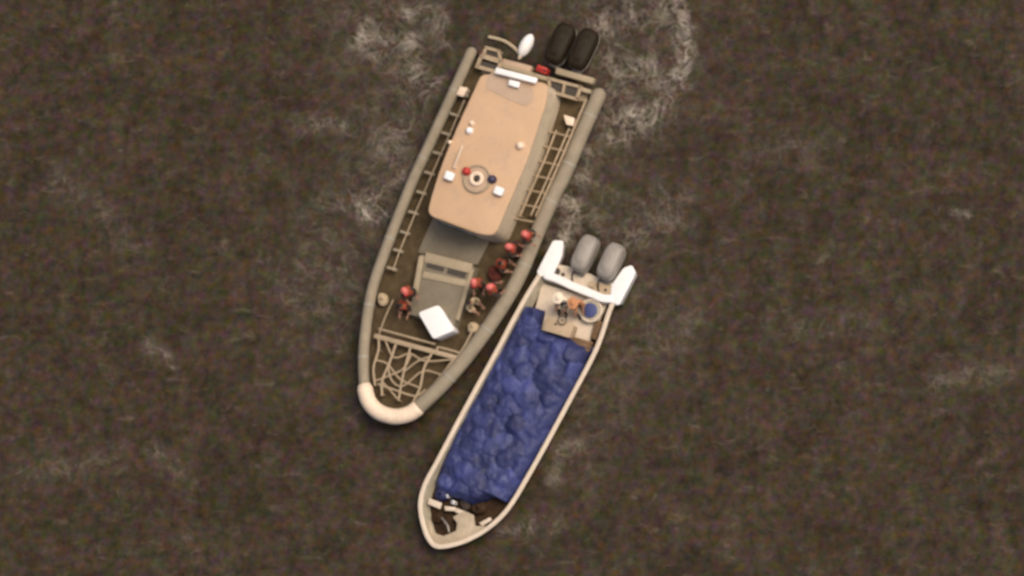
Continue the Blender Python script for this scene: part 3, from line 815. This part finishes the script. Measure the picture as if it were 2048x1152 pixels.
person((1019, 494), ZD, 'stand', A(-10), 'middle one of three orange-vested people on the side deck, red helmet', DK, DK, 'helmet', V_, GR)
person((1003, 527), ZD, 'crouch', A(-20), 'person crouching in orange vest without helmet, below the three-person huddle', DK, DK, 'none', V_, GR, 0.14)
person((940, 606), ZD, 'crouch', A(-40), 'person in tan shirt crouching right of the white cooler, bareheaded', M['beige'], DK, 'none', None, GR, 0.1)

# ------------------------------------------------------------------ the loaded open boat
ZG = 0.78
AX2 = (at(870, 1085)-at(1172, 570)).normalized(); SD2 = Vector((-AX2.y, AX2.x, 0))
ob2 = empty('open_boat', at(1040, 810, 0))
tag(ob2, 'white open cargo boat loaded under blue tarpaulin, two grey outboards at its stern', 'boat')
Lg = [(1080, 548), (1056, 586), (1029, 634), (994, 700), (930, 817), (876, 919), (849, 970), (840, 1012), (848, 1056), (860, 1082), (876, 1093)]
Rg = [(876, 1093), (906, 1089), (938, 1078), (978, 1054), (1017, 1015), (1059, 946), (1098, 876), (1141, 796), (1192, 698), (1219, 620), (1232, 596)]
gw = spline(pts(Lg+Rg[1:], ZG), 5)
go = [(p.x, p.y) for p in gw]; n = len(go)
def loft(rings, cap=True):
    v = []; f = []
    for poly, z in rings: v += [(x, y, z) for x, y in poly]
    k_ = len(rings)
    for k in range(k_-1):
        for i in range(n): f.append((k*n+i, k*n+(i+1) % n, (k+1)*n+(i+1) % n, (k+1)*n+i))
    if cap: f.append(tuple((k_-1)*n+i for i in range(n)))
    b = MB(); b.add(v, f); return b
loft([(inset(go, -0.06), ZG-0.06), (inset(go, 0.08), 0.3), (inset(go, 0.3), -0.1), (inset(go, 0.55), -0.35)]).build('hull', M['gel'], ob2)
ZF = 0.22
loft([(inset(go, 0.07), ZG-0.06), (inset(go, 0.14), 0.45), (inset(go, 0.24), ZF)], False).build('inner_liner', M['liner'], ob2)
b = MB(); b.prism(inset(go, 0.2), ZF-0.05, ZF+0.01); b.build('floor', M['brown'], ob2)
b = MB(); b.ribbon(gw, 0.17, 0.10); b.build('gunwale', M['gel'], ob2, 0.03)
# sponsons either side of the motor well
def sponson(poly, lab):
    P = pts(poly, ZG+0.03); b = MB(); b.prism(round_poly(P, 0.09, 3), 0.1, ZG+0.03, inset(round_poly(P, 0.09, 3), 0.12)); b.build('sponson', M['white'], ob2, 0.06, 3, label=lab)
sponson([(1106, 481), (1127, 481), (1124, 512), (1106, 549), (1082, 553), (1073, 545)], 'white sponson next to the patrol boat')
sponson([(1247, 536), (1264, 530), (1272, 545), (1238, 611), (1220, 602), (1223, 570)], 'white sponson on the open water side')
b = MB(); b.ribbon(spline(pts([(1088, 549), (1115, 558), (1145, 572), (1180, 586), (1205, 596), (1228, 597)], ZG+0.04), 4), 0.30, 0.8); b.build('transom', M['white'], ob2, 0.05, 3)
b = MB(); b.prism(pts([(1112, 528), (1150, 535), (1190, 552), (1226, 566), (1222, 590), (1180, 578), (1140, 562), (1108, 548)], 0.62), 0.0, 0.62); well = b.build('motor_well', M['gel'], ob2, 0.03)
for x, y, r in ((1113, 543, 0.14), (1126, 549, 0.07)):
    q = at(x, y, 0.64); b = MB(); b.disc(q, r, r, 0.615, 0.66, 16); b.build('well_fitting', M['slot'], well)
b = MB(); b.prism(round_poly(pts([(1178, 562), (1226, 573), (1222, 590), (1186, 583)], 0.8), 0.08, 3), 0.6, 0.74); bx = b.build('battery_locker', M['tan'], ob2, 0.03)
b = MB(); b.disc(at(1182, 567, 0.76), 0.10, 0.10, 0.735, 0.76, 14); b.build('locker_cap', M['beige'], bx)
for x in ((1211, 580),):
    b = MB(); b.disc(at(*x, 0.76), 0.06, 0.06, 0.735, 0.765, 12); b.build('locker_latch', M['slot'], bx)
AFT2 = (at(1237, 440)-at(1200, 530)).normalized()
outboard(ob2, 1168, 505, 1.25, AFT2, 1.42, 0.72, M['egrey'], 'grey outboard motor nearer the patrol boat')
outboard(ob2, 1220, 521, 1.25, AFT2, 1.42, 0.72, M['egrey'], 'grey outboard motor on the open water side')
# helm deck, console, thwart
b = MB(); b.prism(pts([(1084, 566), (1215, 606), (1176, 690), (1060, 655)], 0.36), ZF+0.012, 0.36, None); b.build('helm_deck', M['gel'], ob2, 0.02)
b = MB(); b.prism(round_poly(pts([(1094, 632), (1148, 650), (1139, 676), (1086, 660)], 0.95), 0.08, 3), 0.36, 0.95); con = b.build('console', M['tan'], ob2, 0.04)
b = MB(); b.disc(at(1111, 648, 0.97), 0.05, 0.05, 0.945, 0.965, 12); b.build('gauge', M['slot'], con)
b = MB(); wc = at(1124, 640, 1.05); b.ring((wc.x, wc.y, 1.02), 0.16, 0.022, 20, 6); b.tube([(wc.x, wc.y, 0.93), (wc.x, wc.y, 1.02)], 0.03, 8, 'flat'); b.build('steering_wheel', M['slot'], con)
for k in range(3):
    o = k*7
    b = MB(); b.prism(pts([(1128-k*2.6, 668+o), (1186-k*3, 684+o), (1184-k*3, 690+o), (1125-k*2.6, 674+o)], 0.62), 0.56, 0.62+0.004*k); b.build('plank', M['wood'], ob2, 0.008)
b = MB(); b.prism(pts([(1190, 640), (1206, 644), (1192, 680), (1180, 676)], 0.55), 0.2, 0.55); b.build('side_seat', M['wood'], ob2, 0.03)

# bow: foredeck plate with a tongue, broken thwart
b = MB(); b.prism(round_poly(pts([(853, 1040), (858, 1072), (877, 1090), (908, 1086), (940, 1076), (972, 1052), (950, 1052), (947, 1030), (928, 1022), (905, 1034), (914, 1046), (912, 1062), (886, 1072), (868, 1066), (862, 1040)], 0.62), 0.04, 2), 0.52, 0.62)
b.build('foredeck', M['bowdeck'], ob2, 0.02)
for q, zz in (([(858, 996), (884, 1006), (880, 1018), (855, 1008)], 0.6), ([(889, 1012), (911, 1014), (912, 1022), (890, 1021)], 0.6), ([(914, 1016), (938, 1026), (934, 1034), (910, 1024)], 0.615), ([(958, 1046), (980, 1034), (984, 1040), (964, 1052)], 0.6)):
    b = MB(); b.prism(pts(q, zz), zz-0.07, zz); b.build('thwart_board', M['gel'], ob2, 0.012)
b = MB(); b.tube(pts([(884, 1036), (896, 1052), (898, 1064)], 0.66), 0.035, 8); b.build('bow_cleat', M['metal'], ob2)

# ------------------------------------------------------------------ cargo: tarpaulin over bundles
def resample(pl, k):
    pl = [Vector(p) for p in pl]; d = [0]
    for a, b_ in zip(pl[:-1], pl[1:]): d.append(d[-1]+(b_-a).length)
    out = []; j = 0
    for i in range(k):
        t = d[-1]*i/(k-1)
        while j < len(pl)-2 and d[j+1] < t: j += 1
        out.append(pl[j].lerp(pl[j+1], (t-d[j])/max(1e-9, d[j+1]-d[j])))
    return out
def tarp_material():
    mt = mat('blue_tarpaulin', (0.026, 0.033, 0.118), 0.6, 0.42, 1.5, 0.0, 9, dirt=(0.06, 0.078, 0.175), dirt_amt=0.8)
    return mt
M['tarp'] = tarp_material()
def creases(mt):
    nt = mt.node_tree; n = nt.nodes; l = nt.links
    tc = [x for x in n if x.type == 'TEX_COORD'][0]
    t = n.new('ShaderNodeTexNoise'); t.noise_type = 'RIDGED_MULTIFRACTAL'; t.inputs['Scale'].default_value = 1.6
    t.inputs['Detail'].default_value = 5; t.inputs['Distortion'].default_value = 1.2; t.inputs['Roughness'].default_value = 0.6
    l.new(tc.outputs['Object'], t.inputs['Vector'])
    pb = n['Principled BSDF']; src = pb.inputs['Base Color'].links[0].from_socket
    fa = n.new('ShaderNodeAttribute'); fa.attribute_name = 'tone'
    rp = n.new('ShaderNodeValToRGB'); rp.color_ramp.elements[0].color = (0.62, 0.60, 0.62, 1); rp.color_ramp.elements[1].color = (1.45, 1.42, 1.28, 1)
    mx = n.new('ShaderNodeMix'); mx.data_type = 'RGBA'; mx.blend_type = 'MULTIPLY'; mx.inputs['Factor'].default_value = 1.0
    l.new(fa.outputs['Fac'], rp.inputs['Fac']); l.new(src, mx.inputs['A']); l.new(rp.outputs['Color'], mx.inputs['B']); l.new(mx.outputs['Result'], pb.inputs['Base Color'])
    bp = n.new('ShaderNodeBump'); bp.inputs['Strength'].default_value = 0.5; bp.inputs['Distance'].default_value = 0.07
    l.new(t.outputs['Fac'], bp.inputs['Height']); l.new(bp.outputs['Normal'], n['Principled BSDF'].inputs['Normal'])
creases(M['tarp'])
def tarp(left, right, z0, hump, nu, nv, name, seed):
    Lr, Rr = resample(left, nv), resample(right, nv)
    rnd = random.Random(seed)
    G = [[Lr[j].lerp(Rr[j], i/(nu-1)) for i in range(nu)] for j in range(nv)]
    x0 = min(p.x for r in G for p in r); x1 = max(p.x for r in G for p in r); y0 = min(p.y for r in G for p in r); y1 = max(p.y for r in G for p in r)
    lumps = []
    for _ in range(4000):
        q = Vector((rnd.uniform(x0, x1), rnd.uniform(y0, y1), 0))
        if all((q-o[0]).length > 0.50 for o in lumps): lumps.append((q, rnd.uniform(0.32, 0.50), rnd.uniform(0.05, 0.20), rnd.uniform(0, 1)))
    b = MB(); v = []; f = []; tone = []
    for j in range(nv):
        for i in range(nu):
            p = G[j][i]; e = min(i, nu-1-i)/(nu-1)*2; ev = min(j, nv-1-j)/(nv-1)
            k = min(1, e*4.5)*min(1, ev*22)
            q = Vector((p.x+noise.noise(p*3.1)*0.09, p.y+noise.noise(p*2.7+Vector((5, 5, 5)))*0.09, 0)); h = 0; tn = 0.25
            for c, r, a, tv in lumps:
                d = (q-c).length/r
                if d < 1:
                    hh_ = a*(1-d**3)**0.7
                    if hh_ > h: h = hh_; tn = tv
            tone.append(tn)
            wr = noise.fractal(Vector((p.x*2.2, p.y*2.2, seed)), 1.0, 2.0, 5)*0.075
            wob = Vector((noise.noise(Vector((p.x*2, p.y*2, 9))), noise.noise(Vector((p.x*2, p.y*2, 19))), 0))*0.07*(1-min(1, ev*14))
            v.append((p.x+wob.x, p.y+wob.y, z0 - 0.16*(1-k)**2 + hump*math.sin(min(1, e)*math.pi/2) + (h+wr)*k))
    for j in range(nv-1):
        for i in range(nu-1): f.append((j*nu+i, j*nu+i+1, (j+1)*nu+i+1, (j+1)*nu+i))
    # turned-down hem so that the sheet has a thickness to it
    rim = [i for i in range(nu)] + [j*nu+nu-1 for j in range(1, nv)] + [(nv-1)*nu+i for i in range(nu-2, -1, -1)] + [j*nu for j in range(nv-2, 0, -1)]
    o = len(v); v += [(v[i][0], v[i][1], max(0.24, v[i][2]-0.22)) for i in rim]; R_ = len(rim)
    f += [(rim[k], rim[(k+1) % R_], o+(k+1) % R_, o+k) for k in range(R_)]
    b.add(v, f); o_ = b.build(name, M['tarp'], angle=60)
    at__ = o_.data.attributes.new('tone', 'FLOAT', 'POINT'); at__.data.foreach_set('value', tone+[0.3]*R_)
    return o_
zt = 0.66
Lt = pts([(1030, 640), (995, 706), (944, 800), (916, 850), (900, 884), (884, 922), (869, 962), (872, 982)], zt)
Rt = pts([(1184, 695), (1136, 790), (1094, 870), (1056, 938), (1032, 978), (1010, 1004), (985, 992), (950, 1010)], zt)
tag(tarp(Lt, Rt, zt, 0.16, 64, 170, 'tarpaulin', 3), 'large lumpy blue tarpaulin covering the cargo along the open boat', 'tarpaulin')
Lt = pts([(1050, 612), (1030, 645), (1018, 672)], 0.6); Rt = pts([(1088, 622), (1078, 664), (1100, 690)], 0.6)
tag(tarp(Lt, Rt, 0.6, 0.12, 26, 30, 'tarpaulin', 8), 'small folded blue tarpaulin between the helm console and the gunwale', 'tarpaulin')
# blue and pale odds and ends at the forward edge of the tarp
sack('sack', 884, 990, ZF+0.02, 0.26, 0.24, 0.26, M['tarp'], 'small blue bundle beside the gunwale at the forward end of the tarpaulin', 'bundle')
sack('sack', 958, 1016, ZF+0.02, 0.30, 0.24, 0.16, M['brown'], 'dark brown sack in the bow beside the open-water gunwale', 'sack')
sack('sack', 932, 1008, ZF+0.02, 0.20, 0.24, 0.15, M['dark_cloth'], 'black sack in the bow just ahead of the tarpaulin', 'sack')
sack('sack', 876, 1036, ZF+0.02, 0.24, 0.20, 0.12, M['brown'], 'flat dark sack in the small hollow at the very tip of the bow', 'sack')
for (x, y), lab in zip(((893, 991), (905, 1004)), ('small white jug at the forward edge of the tarpaulin, nearer the blue bundle', 'small white jug by the bow boards, nearer the bow tip')):
    c = at(x, y, 0.66); root = empty('plastic_jug', (c.x, c.y, 0.3)); tag(root, lab, 'jug', 'jugs at the forward edge of the tarpaulin')
    b = MB(); b.disc(c, 0.075, 0.09, 0.3, 0.62, 14); b.ell((c.x, c.y, 0.62), 0.075, 0.075, 0.05, nu=12, nv=6); b.build('jug_body', M['white'], root)
    b = MB(); b.disc(c, 0.025, 0.03, 0.66, 0.71, 10); b.build('cap', M['tub_blue'], root)
# round white tub with blue lid
c = at(1181, 621, 0.7); root = empty('tub', (c.x, c.y, 0.36)); tag(root, 'round white tub with a blue lid on the helm deck', 'tub')
b = MB(); b.disc(c, 0.42, 0.36, 0.36, 0.66, 28); b.build('tub_wall', M['liner'], root, 0.03)
b = MB(); b.ring((c.x, c.y, 0.67), 0.40, 0.045, 28, 8); b.build('tub_rim', M['gel'], root)
q = c-SD2*0.02
b = MB(); b.disc(q, 0.27, 0.28, 0.655, 0.74, 24); b.build('lid', M['tub_blue'], root, 0.02)
GB = 'people aboard the open boat'
person((1117, 597), 0.36, 'sit', A(-110), 'person in cream shirt and wide cream hat seated at the open boat transom', M['cloth_cream'], DK, 'hat_cream', None, GB)
person((1147, 607), 0.36, 'sit', A(-80), 'person in orange shirt and orange brimmed hat seated beside the round tub', M['cloth_peach'], DK, 'hat_peach', None, GB, 0.12)
for x, y in ((1122, 608), (1152, 618)):
    c = at(x, y, 0.7); b = MB(); b.prism(round_poly([c+AX2*0.2+SD2*0.2, c+AX2*0.2-SD2*0.2, c-AX2*0.2-SD2*0.2, c-AX2*0.2+SD2*0.2], 0.06, 2), 0.36, 0.72); b.build('seat', M['liner'], ob2, 0.03)
